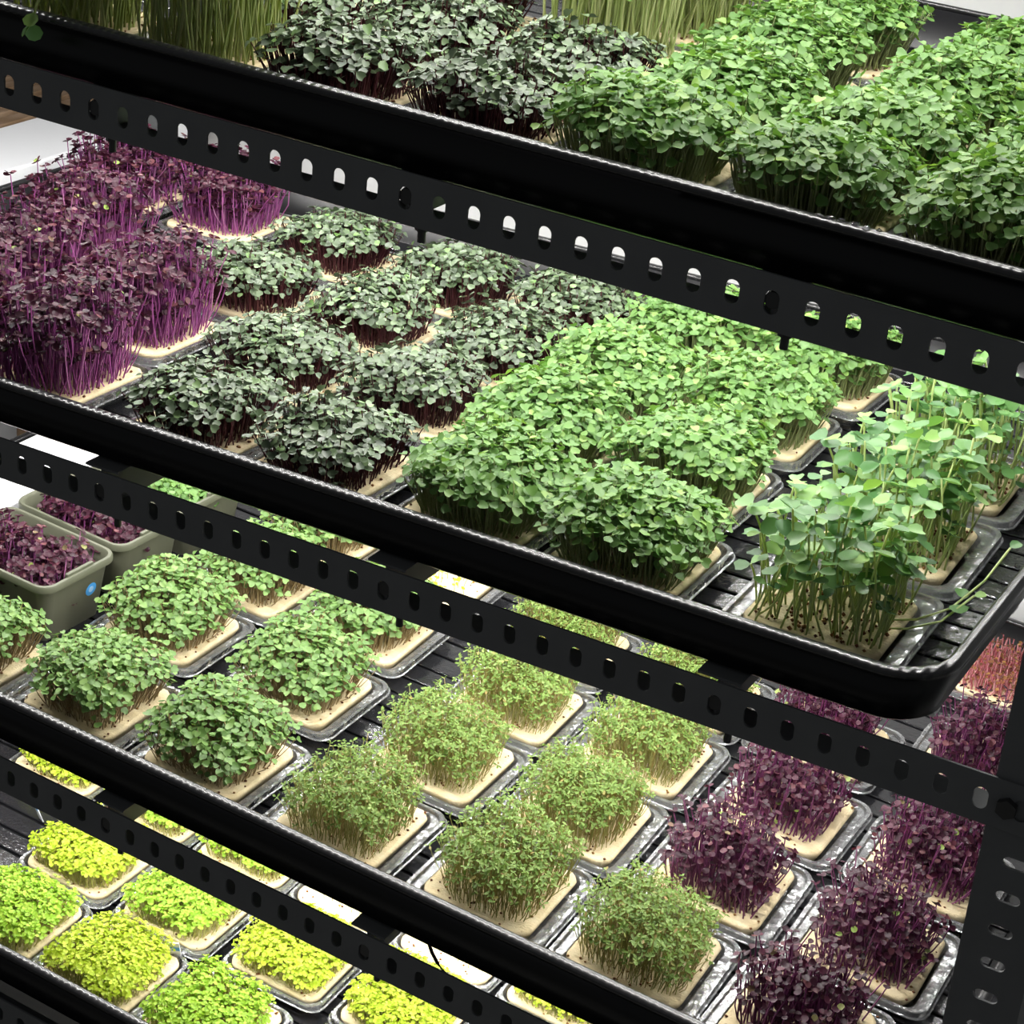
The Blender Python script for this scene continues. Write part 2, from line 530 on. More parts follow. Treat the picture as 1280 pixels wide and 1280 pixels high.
TRAYS = {}
SHELF = {1: 'top shelf', 2: 'second shelf', 3: 'third shelf', 4: 'bottom shelf'}
tray_labels = {1: 'long black plastic tray on the top shelf, holding dark leafy and bright green sprouts',
               2: 'long black plastic tray with wet rounded corner, on second shelf below purple and green sprouts',
               3: 'long black plastic tray on third shelf, holding tubs, green sprouts and purple sprouts',
               4: 'long black plastic tray on bottom shelf, holding only yellow-green sprouts'}
for k in (1, 2, 3, 4):
    TRAYS[k] = tray(k, tray_labels[k])


# ------------------------------------------------------------------ LED bars hung under the shelf above
def led_bar(k, y, label):
    """k: shelf the bar hangs under"""
    x0, x1 = 0.08, 1.20
    cx = (x0 + x1) / 2
    L = (x1 - x0) / 2
    o = empty('led_bar', (cx, y, tz(k, cx, -BH / 2)), (0, -math.atan(TT[k]), 0), label, 'light', 'LED bars under the shelves')
    box('housing', -L, L, -0.008, 0.008, -0.010, 0.0, 'alu', o, 0.001)
    V, F = [], []
    n = int(2 * L / 0.0165)
    for i in range(n):
        x = -L + (i + 0.5) * 2 * L / n
        b = len(V)
        V += [(x - 0.0028, -0.0028, -0.0105), (x + 0.0028, -0.0028, -0.0105), (x + 0.0028, 0.0028, -0.0105), (x - 0.0028, 0.0028, -0.0105)]
        F.append((b, b + 3, b + 2, b + 1))
    c = mesh_obj('led_chips', V, F, 'led', o)
    tag(c, kind='stuff')
    return o


for k, nm in ((0, 'above the top shelf'), (1, 'above the second shelf'), (2, 'above the third shelf'), (3, 'above the bottom shelf')):
    for y, pos in ((0.135, 'nearest the front beam'), (0.33, 'along the middle'), (0.53, 'nearest the wall')):
        led_bar(k, y, 'slim aluminium LED grow light bar %s, %s' % (nm, pos))


# ------------------------------------------------------------------ plants
LEAF = {}
# outline of a notched seed leaf, base at origin, length 1 along x
def leaf_shape(kind):
    if kind == 'heart':
        o = [(0, 0), (0.30, 0.34), (0.68, 0.50), (0.98, 0.33), (0.90, 0.0), (0.98, -0.33), (0.68, -0.50), (0.30, -0.34)]
        c = (0.52, 0.0, -0.07); lift = 0.10
    elif kind == 'round':
        o = [(0, 0), (0.25, 0.36), (0.62, 0.50), (0.93, 0.30), (1.0, 0.0), (0.93, -0.30), (0.62, -0.50), (0.25, -0.36)]
        c = (0.5, 0.0, -0.08); lift = 0.10
    else:                                    # narrow
        o = [(0, 0), (0.45, 0.22), (0.85, 0.19), (1.0, 0.0), (0.85, -0.19), (0.45, -0.22)]
        c = (0.55, 0.0, -0.05); lift = 0.06
    V = [c] + [(x, y, lift * (abs(y) / 0.5) - 0.10 * max(0, x - 0.6)) for x, y in o]
    n = len(o)
    F = [(0, 1 + i, 1 + (i + 1) % n) for i in range(n)]
    return np.array(V, float), np.array(F, int)


for kd in ('heart', 'round', 'narrow'):
    LEAF[kd] = leaf_shape(kd)


def basis(a, b, roll):
    """rows x, y, z for leaves heading a (yaw), pitched b, rolled"""
    ca, sa, cb, sb = np.cos(a), np.sin(a), np.cos(b), np.sin(b)
    x = np.stack([ca * cb, sa * cb, sb], -1)
    y0 = np.stack([-sa, ca, 0 * a], -1)
    z0 = np.cross(x, y0)
    cr, sr = np.cos(roll)[:, None], np.sin(roll)[:, None]
    y = cr * y0 + sr * z0
    z = -sr * y0 + cr * z0
    return x, y, z


def place_leaves(kind, P, X, Y, Z, size):
    V, F = LEAF[kind]
    n = len(P)
    W = (P[:, None, :] + size[:, None, None] * (V[None, :, 0:1] * X[:, None, :] + V[None, :, 1:2] * Y[:, None, :] + V[None, :, 2:3] * Z[:, None, :]))
    FF = F[None] + (np.arange(n) * len(V))[:, None, None]
    return W.reshape(-1, 3), FF.reshape(-1, 3)


def stems_mesh(B, T, bend, r0, r1, rs):
    """thin three-sided stems from B to T, bulging sideways by bend"""
    n = len(B)
    K = 4
    V = np.zeros((n, K, 3, 3))
    for k in range(K):
        t = k / (K - 1)
        c = B + (T - B) * t + bend * (4 * t * (1 - t))
        r = r0 + (r1 - r0) * t
        for j in range(3):
            a = 2 * PI * j / 3
            V[:, k, j, 0] = c[:, 0] + r * math.cos(a)
            V[:, k, j, 1] = c[:, 1] + r * math.sin(a)
            V[:, k, j, 2] = c[:, 2]
    F = []
    for k in range(K - 1):
        for j in range(3):
            q = (j + 1) % 3
            a, b, c_, d = k * 3 + j, k * 3 + q, (k + 1) * 3 + q, (k + 1) * 3 + j
            F += [(a, b, c_), (a, c_, d)]
    F = np.array(F)
    FF = F[None] + (np.arange(n) * K * 3)[:, None, None]
    return V.reshape(-1, 3), FF.reshape(-1, 3)


PADW = 0.052          # half size of the sponge pad
PADT = 0.0185         # its top over the tray ribs

KIND = {
    # n seedlings, height, height spread, footprint (fraction of pad), splay, leaf size, leaf shape, leaves per head, pitch, stem radius, n single leaves
    'broccoli': dict(n=640, h=0.047, hs=0.14, foot=0.94, splay=1.22, size=0.0085, shape='heart', lv=2, dome=0.25, pitch=0.15, sr=0.0007, leaf='broccoli_leaf', stem='broccoli_stem', single=150, low=0.35),
    'kale':     dict(n=500, h=0.041, hs=0.18, foot=0.89, splay=1.19, size=0.0076, shape='heart', lv=2, dome=0.30, pitch=0.12, sr=0.0007, leaf='kale_leaf', stem='kale_stem', single=150, low=0.3),
    'green':    dict(n=600, h=0.049, hs=0.13, foot=0.86, splay=1.28, size=0.0074, shape='heart', lv=2, dome=0.30, pitch=0.10, sr=0.0006, leaf='green_leaf', stem='green_stem', single=120, low=0.35),
    'purple':   dict(n=430, h=0.072, hs=0.24, foot=0.92, splay=1.10, size=0.0064, shape='round', lv=4, dome=0.10, pitch=0.35, sr=0.00075, leaf='purple_leaf', stem='purple_stem', single=0, low=0.95, wob=0.075),
    'radish':   dict(n=330, h=0.055, hs=0.30, foot=0.84, splay=1.10, size=0.0062, shape='round', lv=2, dome=0.25, pitch=0.4, sr=0.0008, leaf='purple_leaf', stem='plum_stem', single=0, low=1.1, wob=0.075),
    'cress':    dict(n=680, h=0.050, hs=0.18, foot=0.90, splay=1.14, size=0.0049, shape='narrow', lv=4, dome=0.30, pitch=0.35, sr=0.0004, leaf='cress_leaf', stem='cress_stem', single=0, low=0.55),
    'lime':     dict(n=950, h=0.025, hs=0.16, foot=0.93, splay=1.08, size=0.0042, shape='round', lv=3, dome=0.25, pitch=0.35, sr=0.0005, leaf='lime_leaf', stem='lime_stem', single=0, low=0.3),
    'limegreen': dict(n=950, h=0.025, hs=0.16, foot=0.93, splay=1.08, size=0.0042, shape='round', lv=3, dome=0.25, pitch=0.35, sr=0.0005, leaf='lime_leaf_green', stem='lime_stem', single=0, low=0.3),
    'pea':      dict(n=230, h=0.150, hs=0.14, foot=0.92, splay=1.10, size=0.013, shape='round', lv=3, dome=0.05, pitch=0.3, sr=0.0010, leaf='broccoli_leaf', stem='pea_stem', single=0, low=0.3),
    'pink':     dict(n=420, h=0.020, hs=0.25, foot=0.94, splay=1.05, size=0.0040, shape='round', lv=1, dome=0.10, pitch=0.5, sr=0.0010, leaf='husk', stem='pink_stem', single=0, low=0.4),
    'sparse':   dict(n=45, h=0.014, hs=0.4, foot=0.8, splay=1.02, size=0.0045, shape='round', lv=2, dome=0.1, pitch=0.4, sr=0.0005, leaf='lime_leaf', stem='lime_stem', single=0, low=0.2),
}
VARIANTS = {}


def make_variant(kind, v, half=(PADW, PADW)):
    key = (kind, v, half)
    if key in VARIANTS:
        return VARIANTS[key]
    c = KIND[kind]
    rs = np.random.RandomState(sum(map(ord, kind)) * 7 + v * 101 + int(half[0] * 1e4))
    area = half[0] * half[1] / (PADW * PADW)
    n = int(c['n'] * area)
    g = int(math.ceil(math.sqrt(n)))
    gx, gy = np.meshgrid((np.arange(g) + 0.5) / g * 2 - 1, (np.arange(g) + 0.5) / g * 2 - 1)
    u = np.stack([gx.ravel(), gy.ravel()], -1) + rs.uniform(-0.8, 0.8, (g * g, 2)) / g
    # rounded, slightly ragged sowing patch
    ang = np.arctan2(u[:, 1], u[:, 0])
    ph = rs.uniform(0, 6.28, 3)
    lim = 1.0 + 0.05 * np.sin(3 * ang + ph[0]) + 0.05 * np.sin(5 * ang + ph[1])
    rr = (np.abs(u[:, 0]) ** 4 + np.abs(u[:, 1]) ** 4) ** 0.25
    u = u[rr < lim]
    n = len(u)
    rr = np.clip((np.abs(u[:, 0]) ** 4 + np.abs(u[:, 1]) ** 4) ** 0.25, 0, 1)
    hx = np.array(half) * c['foot']
    B = np.zeros((n, 3)); B[:, :2] = u * hx
    f1, f2 = rs.uniform(0, 6.28, 2)
    wav = 0.07 * np.sin(u[:, 0] * 3.1 + f1) + 0.07 * np.sin(u[:, 1] * 2.7 + f2)
    h = c['h'] * (1 - c['dome'] * rr ** 3 + wav + c['hs'] * rs.normal(0, 1, n) * 0.6)
    low = rs.uniform(0, 1, n) < c['low'] * 0.5
    h = np.where(low, h * rs.uniform(0.42 if c.get('wob') else 0.55, 0.9, n), h)
    T = B.copy()
    T[:, :2] *= 1 + (c['splay'] - 1) * (0.4 + 0.6 * rr[:, None])
    T[:, :2] += rs.normal(0, 0.0022 + c.get('wob', 0.03) * c['h'], (n, 2))
    T[:, 2] = np.maximum(h, 0.006)
    bend = rs.normal(0, 0.035, (n, 3)) * c['h']; bend[:, 2] = 0
    sv, sf = stems_mesh(B, T, bend, c['sr'] * 1.15, c['sr'] * 0.8, rs)
    stem_me = tri_mesh('stems', sv, sf, c['stem'])
    # leaves in rosettes on every head
    L = c['lv']
    a0 = rs.uniform(0, 2 * PI, n)
    a = (a0[:, None] + (np.arange(L) * 2 * PI / L)[None] + rs.normal(0, 0.3, (n, L))).ravel()
    P = np.repeat(T, L, 0)
    out = np.arctan2(P[:, 1], P[:, 0])
    edge = np.repeat(rr, L) ** 2
    b = rs.normal(c['pitch'] * 0.6, 0.28, n * L) - 0.55 * edge * np.cos(a - out)
    roll = rs.normal(0, 0.3, n * L) + 0.45 * edge * np.sin(a - out)
    size = c['size'] * rs.uniform(0.72, 1.15, n * L)
    P = P + rs.normal(0, 0.0006, P.shape)
    X, Y, Z = basis(a, b, roll)
    singles = []
    keep = np.ones(len(P), bool)
    if c['single']:
        score = P[:, 2] / c['h'] + 0.9 * size / c['size'] + rs.uniform(0, 0.25, len(P))
        idx = np.argsort(-score)[:c['single']]
        keep[idx] = False
        for i in idx:
            mm = Matrix.Identity(4)
            for r_ in range(3):
                mm[r_][0] = X[i, r_] * size[i]; mm[r_][1] = Y[i, r_] * size[i]; mm[r_][2] = Z[i, r_] * size[i]
                mm[r_][3] = P[i, r_] + (PADT if r_ == 2 else 0)
            singles.append(mm)
    lv_, lf_ = place_leaves(c['shape'], P[keep], X[keep], Y[keep], Z[keep], size[keep])
    leaf_me = tri_mesh('leaves', lv_, lf_, c['leaf'])
    # seed husks scattered on the pad
    k = 60
    hu = rs.uniform(-0.97, 0.97, (k, 2)) * np.array(half)
    Hp = np.zeros((k, 3)); Hp[:, :2] = hu; Hp[:, 2] = 0.0012
    hv, hf = [], []
    for i in range(k):
        s = rs.uniform(0.0009, 0.0019)
        o = len(hv)
        for dx, dy, dz in ((1, 0, 0), (-1, 0, 0), (0, 1, 0), (0, -1, 0), (0, 0, 0.8), (0, 0, -0.8)):
            hv.append((Hp[i, 0] + dx * s, Hp[i, 1] + dy * s, Hp[i, 2] + dz * s - 0.0004))
        for t in ((0, 2, 4), (2, 1, 4), (1, 3, 4), (3, 0, 4), (2, 0, 5), (1, 2, 5), (3, 1, 5), (0, 3, 5)):
            hf.append([o + q for q in t])
    husk_me = tri_mesh('seed_husks', hv, hf, 'husk')
    VARIANTS[key] = (stem_me, leaf_me, husk_me, singles)
    return VARIANTS[key]


SINGLE_LEAF = {}


def single_leaf_mesh(mat, shape):
    if (mat, shape) not in SINGLE_LEAF:
        V, F = LEAF[shape]
        SINGLE_LEAF[(mat, shape)] = tri_mesh('leaf', V, F, mat)
    return SINGLE_LEAF[(mat, shape)]


# the shell and the pad, shared by every punnet
def shell_mesh(hx, hy):
    """thin clear tray: well round the pad, flat flange, raised bead, turned-down edge"""
    w = PADW + 0.0035
    def ring(ax, ay, z, r): return [(p[0], p[1], z) for p in rrect(ax, ay, r, 5)]
    prof = [(w - 0.006, w - 0.006, 0.0, 0.010), (w, w, 0.0125, 0.014), (hx - 0.0065, hy - 0.0065, 0.0130, 0.014), (hx - 0.0055, hy - 0.0055, 0.0165, 0.015),
            (hx - 0.0025, hy - 0.0025, 0.0165, 0.015), (hx - 0.0012, hy - 0.0012, 0.0120, 0.016), (hx, hy, 0.0115, 0.016)]
    inner = [(ax - 0.0004, ay - 0.0004, z + 0.0006, r) for ax, ay, z, r in reversed(prof)]
    V, F = loft([ring(*p) for p in prof + inner])
    me = bpy.data.meshes.new('shell')
    me.from_pydata(V, [], F)
    me.materials.append(M['clear'])
    me.update()
    return me


def pad_mesh(hw):
    def ring(h, z, r): return [(p[0] + 0.0006 * math.sin(i * 1.7), p[1] + 0.0006 * math.cos(i * 2.3), z) for i, p in enumerate(rrect(h, h, r, 4))]
    V, F = loft([ring(hw - 0.0065, 0.0012, 0.010), ring(hw - 0.0015, 0.012, 0.012), ring(hw, PADT - 0.003, 0.013), ring(hw - 0.0005, PADT - 0.0008, 0.013), ring(hw - 0.003, PADT, 0.011)])
    me = bpy.data.meshes.new('growing_pad')
    me.from_pydata(V, [], F)
    me.materials.append(M['pad'])
    me.polygons.foreach_set('use_smooth', [len(p.vertices) < 8 for p in me.polygons])
    me.update()
    return me


SHELL = {k: shell_mesh(*q) for k, q in {1: (0.0605, 0.0625), 2: (0.0615, 0.0630), 3: (0.0690, 0.0630), 4: (0.0620, 0.0605)}.items()}
SHELL_TALL = shell_mesh(0.0700, 0.0710)
PAD = pad_mesh(PADW)
RS = random.Random(5)


def grown(parent, kind, v, zrot=0.0, half=(PADW, PADW), dz=0.0, husks=True, scale=1.0):
    st, lf, hk, singles = make_variant(kind, v, half)
    rot = Matrix.Rotation(zrot, 4, 'Z')
    mw = rot @ Matrix.Translation((0, 0, PADT + dz)) @ Matrix.Diagonal((1, 1, scale, 1))
    s = link('stems', st, parent, mw); tag(s, kind='stuff')
    l = link('leaves', lf, parent, mw); tag(l, kind='stuff')
    if husks:
        h = link('seed_husks', hk, parent, mw); tag(h, kind='stuff')
    c = KIND[kind]
    if singles:
        me = single_leaf_mesh(c['leaf'], c['shape'])
        rot2 = rot @ Matrix.Translation((0, 0, dz))
        for mm in singles:
            q = mm.copy()
            if scale != 1.0:
                q[2][3] = PADT + (q[2][3] - PADT) * scale
            link('leaf', me, parent, rot2 @ q)


DESC = {'broccoli': 'bright green leafy sprouts', 'kale': 'grey-green dark-stemmed sprouts', 'green': 'mid-green mounded sprouts', 'purple': 'tall purple magenta-stemmed sprouts',
        'radish': 'dark purple sprouts', 'cress': 'fine wispy green cress', 'lime': 'short yellow-lime sprouts', 'limegreen': 'short lime-green sprouts', 'pea': 'tall pale-stemmed green shoots',
        'pink': 'short pink seedlings', 'sparse': 'nearly bare cream pad', 'tall': 'loose large-leaved green seedlings'}


def punnet(k, x, y, kind, label, yaw=None, v=None, scale=1.0):
    if yaw is None: yaw = RS.uniform(-0.03, 0.03)
    if v is None: v = RS.randrange(3)
    o = empty('sprout_punnet', (x, y, tz(k, x, BASE[k] + FLOOR + RIBH)), (0, -math.atan(TT[k]), yaw), label, 'sprouts')
    link('shell', SHELL_TALL if kind == 'tall' else SHELL[k], o)
    link('growing_pad', PAD, o)
    if kind == 'tall':
        tall_seedlings(o, v)
    else:
        grown(o, kind, v, RS.choice((0, PI / 2, PI, -PI / 2)), scale=scale)
    return o


def stray_shoot(o, pts, leaves, stem_mat='tall_stem', r=0.0009):
    """one shoot that leans out of its punnet, with a leaf (point, yaw, pitch, size) here and there"""
    V, F = tube(pts, r, 6)
    s = mesh_obj('stray_shoot', V, F, stem_mat, o, True)
    for p, a, b, sz in leaves:
        X, Y, Z = basis(np.array([a]), np.array([b]), np.array([0.1]))
        lm = Matrix.Identity(4)
        for r_ in range(3):
            lm[r_][0] = X[0, r_] * sz; lm[r_][1] = Y[0, r_] * sz; lm[r_][2] = Z[0, r_] * sz
        lm.translation = p
        link('leaf', TALL_LEAF[1], s, lm)


# loose tall seedlings: every one a part, its two big leaves sub-parts
TALL_STEM = []
TALL_LEAF = []


def tall_meshes():
    for i in range(6):
        rs = np.random.RandomState(40 + i)
        H = 1.0
        pts = [(0, 0, 0)]
        a = rs.uniform(0, 6.28); am = rs.uniform(0.04, 0.16)
        for t in (0.2, 0.4, 0.6, 0.8, 1.0):
            pts.append((am * math.sin(t * 2.2) * math.cos(a) * 0.8, am * math.sin(t * 2.2) * math.sin(a) * 0.8, t))
        TALL_STEM.append(pts)
    for shape in ('heart', 'round'):
        V, F = LEAF[shape]
        TALL_LEAF.append(tri_mesh('leaf', V, F, 'tall_leaf'))


tall_meshes()
TALL_ST_ME = []
for pts in TALL_STEM:
    V, F = tube([(p[0] * 0.085, p[1] * 0.085, p[2] * 0.085) for p in pts], 0.00085, 5)
    me = bpy.data.meshes.new('stem'); me.from_pydata([tuple(q) for q in V], [], F); me.materials.append(M['tall_stem'])
    me.polygons.foreach_set('use_smooth', [True] * len(me.polygons)); me.update()
    TALL_ST_ME.append(me)


HUSK_BIG = []


def big_husks():
    rs = np.random.RandomState(77)
    V, F = [], []
    for i in range(55):
        s = rs.uniform(0.0013, 0.0024)
        x, y = rs.uniform(-0.95, 0.95, 2) * PADW
        o = len(V)
        for dx, dy, dz in ((1, 0, 0), (-1, 0, 0), (0, 1, 0), (0, -1, 0), (0, 0, 0.8), (0, 0, -0.8)):
            V.append((x + dx * s, y + dy * s * 0.8, 0.001 + dz * s * 0.8))
        for t in ((0, 2, 4), (2, 1, 4), (1, 3, 4), (3, 0, 4), (2, 0, 5), (1, 2, 5), (3, 1, 5), (0, 3, 5)):
            F.append([o + q for q in t])
    HUSK_BIG.append(tri_mesh('seed_husks', V, F, 'husk'))


big_husks()


def tall_seedlings(o, v):
    rs = random.Random(900 + v)
    for i in range(150):
        x, y = rs.uniform(-0.95, 0.95) * PADW, rs.uniform(-0.95, 0.95) * PADW
        q = rs.randrange(6)
        sc = rs.choice((0.36, 0.45, 0.55, 0.65, 0.75, 0.85, 0.95, 1.05)) * rs.uniform(0.92, 1.08)
        lean = Euler((rs.gauss(0, 0.16) - 0.5 * y, rs.gauss(0, 0.16) + 0.5 * x, rs.uniform(0, 6.28))).to_matrix().to_4x4()
        mw = Matrix.Translation((x, y, PADT - 0.001)) @ lean @ Matrix.Diagonal((1, 1, sc, 1))
        s = link('seedling', TALL_ST_ME[q], o, mw)
        tip = Vector([c * 0.085 for c in TALL_STEM[q][-1]])
        a = rs.uniform(0, 6.28)
        for j in range(2):
            sz = rs.uniform(0.009, 0.018) * (0.8 if sc < 0.6 else 1)
            X, Y, Z = basis(np.array([a + j * PI + rs.gauss(0, 0.3)]), np.array([rs.gauss(0.12, 0.3)]), np.array([rs.gauss(0, 0.25)]))
            lm = Matrix.Identity(4)
            for r_ in range(3):
                lm[r_][0] = X[0, r_] * sz; lm[r_][1] = Y[0, r_] * sz; lm[r_][2] = Z[0, r_] * sz
            lm = Matrix.Diagonal((1, 1, 1 / sc, 1)) @ lm
            lm.translation = tip
            link('leaf', TALL_LEAF[rs.randrange(2)], s, lm)
    hk = HUSK_BIG[0]
    for rz in (0.0, 1.57, 3.14):
        h = link('seed_husks', hk, o, Matrix.Rotation(rz, 4, 'Z') @ Matrix.Translation((0, 0, PADT)) @ Matrix.Diagonal((1, 1, 1.4, 1)))
        tag(h, kind='stuff')


# ------------------------------------------------------------------ what stands in each tray: (x, y, kind)
ROWS = {}
ROWS[1] = [
    [(0.430, 0.092, 'pea'), (0.556, 0.092, 'pea'), (0.682, 0.090, 'kale'), (0.808, 0.092, 'kale'), (0.936, 0.092, 'broccoli'), (1.062, 0.092, 'broccoli'), (1.190, 0.095, 'broccoli')],
    [(0.556, 0.222, 'kale'), (0.684, 0.222, 'kale'), (0.812, 0.222, 'kale'), (0.938, 0.224, 'broccoli'), (1.064, 0.222, 'broccoli'), (1.190, 0.226, 'broccoli')],
    [(0.500, 0.352, 'pea'), (0.628, 0.352, 'kale'), (0.772, 0.354, 'pea'), (0.912, 0.384, 'broccoli'), (1.072, 0.366, 'broccoli'), (1.200, 0.366, 'broccoli')],
    [(0.778, 0.490, 'pea'), (0.912, 0.514, 'broccoli'), (1.072, 0.498, 'broccoli'), (1.200, 0.500, 'broccoli')],
]
ROWS[2] = [
    [(0.268, 0.090, 'purple'), (0.400, 0.090, 'purple'), (0.566, 0.082, 'kale'), (0.692, 0.082, 'kale'), (0.832, 0.090, 'broccoli'), (0.962, 0.092, 'broccoli'), (1.118, 0.100, 'tall')],
    [(0.244, 0.222, 'purple'), (0.386, 0.222, 'purple'), (0.552, 0.212, 'kale'), (0.680, 0.224, 'kale'), (0.812, 0.228, 'broccoli'), (0.940, 0.238, 'broccoli'), (1.116, 0.246, 'tall')],
    [(0.205, 0.354, 'purple'), (0.414, 0.354, 'kale'), (0.552, 0.354, 'kale'), (0.686, 0.358, 'kale'), (0.812, 0.364, 'broccoli'), (0.938, 0.378, 'broccoli'), (1.114, 0.392, 'tall')],
    [(0.112, 0.525, 'purple'), (0.252, 0.525, 'purple'), (0.412, 0.498, 'kale'), (0.564, 0.488, 'kale'), (0.690, 0.492, 'kale'), (0.818, 0.506, 'broccoli'), (0.944, 0.520, 'broccoli')],
]
ROWS[3] = [
    [(0.284, 0.078, 'green'), (0.423, 0.100, 'green'), (0.568, 0.098, 'green'), (0.718, 0.094, 'cress'), (0.868, 0.100, 'cress'), (1.008, 0.098, 'cress'), (1.148, 0.094, 'radish')],
    [(0.395, 0.246, 'green'), (0.560, 0.242, 'green'), (0.732, 0.226, 'cress'), (0.876, 0.230, 'cress'), (1.020, 0.228, 'radish'), (1.162, 0.226, 'radish')],
    [(0.408, 0.376, 'green'), (0.550, 0.376, 'green'), (0.738, 0.354, 'cress'), (0.878, 0.360, 'cress'), (1.024, 0.362, 'radish'), (1.166, 0.362, 'radish')],
    [(0.404, 0.508, 'green'), (0.548, 0.508, 'sparse'), (0.722, 0.486, 'cress'), (0.870, 0.492, 'cress'), (1.008, 0.500, 'radish'), (1.150, 0.552, 'radish')],
]
ROWS[4] = [
    [(0.328, 0.076, 'limegreen'), (0.454, 0.076, 'lime'), (0.580, 0.076, 'limegreen')],
    [(0.326, 0.200, 'lime'), (0.456, 0.200, 'limegreen'), (0.590, 0.206, 'lime'), (0.722, 0.208, 'lime')],
    [(0.195, 0.324, 'lime'), (0.330, 0.324, 'limegreen'), (0.456, 0.326, 'limegreen'), (0.582, 0.332, 'sparse'), (0.712, 0.334, 'sparse'), (0.840, 0.334, 'lime')],
]
ORD = ['first', 'second', 'third', 'fourth', 'fifth', 'sixth', 'seventh', 'eighth']
RN = ['front row', 'second row', 'third row', 'fourth row']
for k, rows in ROWS.items():
    for ri, row in enumerate(rows):
        srt = sorted(row, key=lambda q: -q[0])
        for ci, (x, y, kind) in enumerate(srt):
            if kind == 'sparse':
                d = 'punnet with nearly bare cream pad'
            else:
                d = 'punnet of ' + DESC[kind]
            label = '%s, %s, %s, %s from post end' % (d, SHELF[k], RN[ri], ORD[ci])
            pn = punnet(k, x, y, kind, label, scale=0.8 if (k == 2 and kind == 'purple' and ri == 3) else 1.0)
            if k == 1 and ri == 0 and ci == len(srt) - 1:
                stray_shoot(pn, [(0.032, -0.046, 0.018), (0.034, -0.062, 0.044), (0.036, -0.080, 0.060), (0.036, -0.093, 0.050), (0.036, -0.098, 0.036)],
                            [((0.036, -0.096, 0.044), -1.2, -0.7, 0.013), ((0.036, -0.098, 0.036), -2.2, -0.9, 0.013), ((0.036, -0.098, 0.036), -0.6, -0.9, 0.014), ((0.036, -0.086, 0.056), 0.3, 0.1, 0.012)], 'pea_stem')
            if k == 2 and kind == 'tall' and ri == 0:
                stray_shoot(pn, [(0.040, 0.010, 0.018), (0.058, 0.020, 0.020), (0.076, 0.040, 0.026), (0.090, 0.070, 0.040), (0.098, 0.098, 0.058)],
                            [((0.078, 0.044, 0.028), -1.0, 0.1, 0.015), ((0.082, 0.052, 0.030), 2.2, 0.3, 0.012), ((0.098, 0.098, 0.058), 1.0, 0.3, 0.010)])
                stray_shoot(pn, [(0.036, -0.008, 0.018), (0.056, 0.004, 0.019), (0.074, 0.026, 0.021), (0.088, 0.054, 0.034)], [((0.088, 0.054, 0.034), 0.5, 0.2, 0.009)])

punnet(3, 1.128, 0.735, 'pink', 'clear punnet of short pink seedlings at the back of the third shelf', v=0)


# ------------------------------------------------------------------ grey-green tubs on the third shelf
def tub(x0, x1, y0, y1, kind, label, v, sticker=False):
    cx, cy = (x0 + x1) / 2, (y0 + y1) / 2
    hx, hy = (x1 - x0) / 2, (y1 - y0) / 2
    o = empty('seed_tub', (cx, cy, tz(3, cx, BASE[3] + FLOOR + RIBH)), (0, -math.atan(TT[3]), -0.03), label, 'tub', 'grey-green tubs on the third shelf')
    H = 0.070
    def ring(i, z, r): return [(p[0], p[1], z) for p in rrect(hx - i, hy - i, r, 6)]
    prof = [(0.013, 0.0, 0.010), (0.005, H - 0.007, 0.014), (0.0, H - 0.007, 0.017), (0.0, H - 0.002, 0.017), (0.0012, H, 0.016), (0.0042, H, 0.014),
            (0.0058, H - 0.002, 0.013), (0.0145, 0.003, 0.009)]
    V, F = loft([ring(*p) for p in prof])
    b = mesh_obj('body', V, F, 'tub', o, True)
    b.data.set_sharp_from_angle(angle=0.6)
    # raised grip along the right-hand rim
    box('grip', hx - 0.0075, hx - 0.0035, -hy * 0.35, hy * 0.35, H - 0.003, H + 0.003, 'tub', o, 0.001)
    box('soil_pad', -hx + 0.016, hx - 0.016, -hy + 0.016, hy - 0.016, 0.003, 0.0125, 'pad', o, 0.002)
    grown(o, kind, v, 0.0, (hx - 0.014, hy - 0.014), 0.0125 - PADT, husks=False)
    if sticker:
        bm = bmesh.new()
        tl_ = math.atan(0.008 / (H - 0.007))
        mw = Matrix.Translation((hx - 0.0083, -0.002 + hy * 0.42, 0.038)) @ Matrix.Rotation(PI / 2 + tl_, 4, 'Y')
        bmesh.ops.create_cone(bm, cap_ends=True, segments=24, radius1=0.0075, radius2=0.0075, depth=0.0006, matrix=mw)
        s = bm_obj('sticker', bm, 'blue', o); s['label'] = 'round blue sticker'
        bm = bmesh.new()
        bmesh.ops.create_cone(bm, cap_ends=True, segments=16, radius1=0.0035, radius2=0.0035, depth=0.0012, matrix=mw)
        bm_obj('sticker_print', bm, 'pale_blue', s)
    return o


KIND['tub_purple'] = dict(KIND['purple'], h=0.056, n=520, foot=0.98, splay=1.02)
KIND['tub_green'] = dict(KIND['broccoli'], h=0.048, foot=0.96, splay=1.02, single=60)
tub(0.165, 0.317, 0.150, 0.258, 'tub_purple', 'grey-green plastic tub of dark purple sprouts with round blue sticker', 0, True)
tub(0.165, 0.317, 0.264, 0.374, 'tub_purple', 'grey-green plastic tub of purple sprouts between stickered tub and green-sprout tub', 1)
tub(0.165, 0.314, 0.380, 0.490, 'tub_green', 'grey-green plastic tub of bright green sprouts behind the purple-sprout tubs', 0)

# ------------------------------------------------------------------ white boards and wooden slats at the left end
cxw = 0.105
o = empty('foam_block', (cxw, 0.42, tz(3, cxw, BASE[3] + FLOOR + RIBH)), (0, -math.atan(TT[3]), 0), 'white foam block lying in the third shelf tray beside the tubs', 'foam block')
box('block', -0.045, 0.048, -0.20, 0.19, 0.0, 0.058, 'white_foam', o, 0.003)

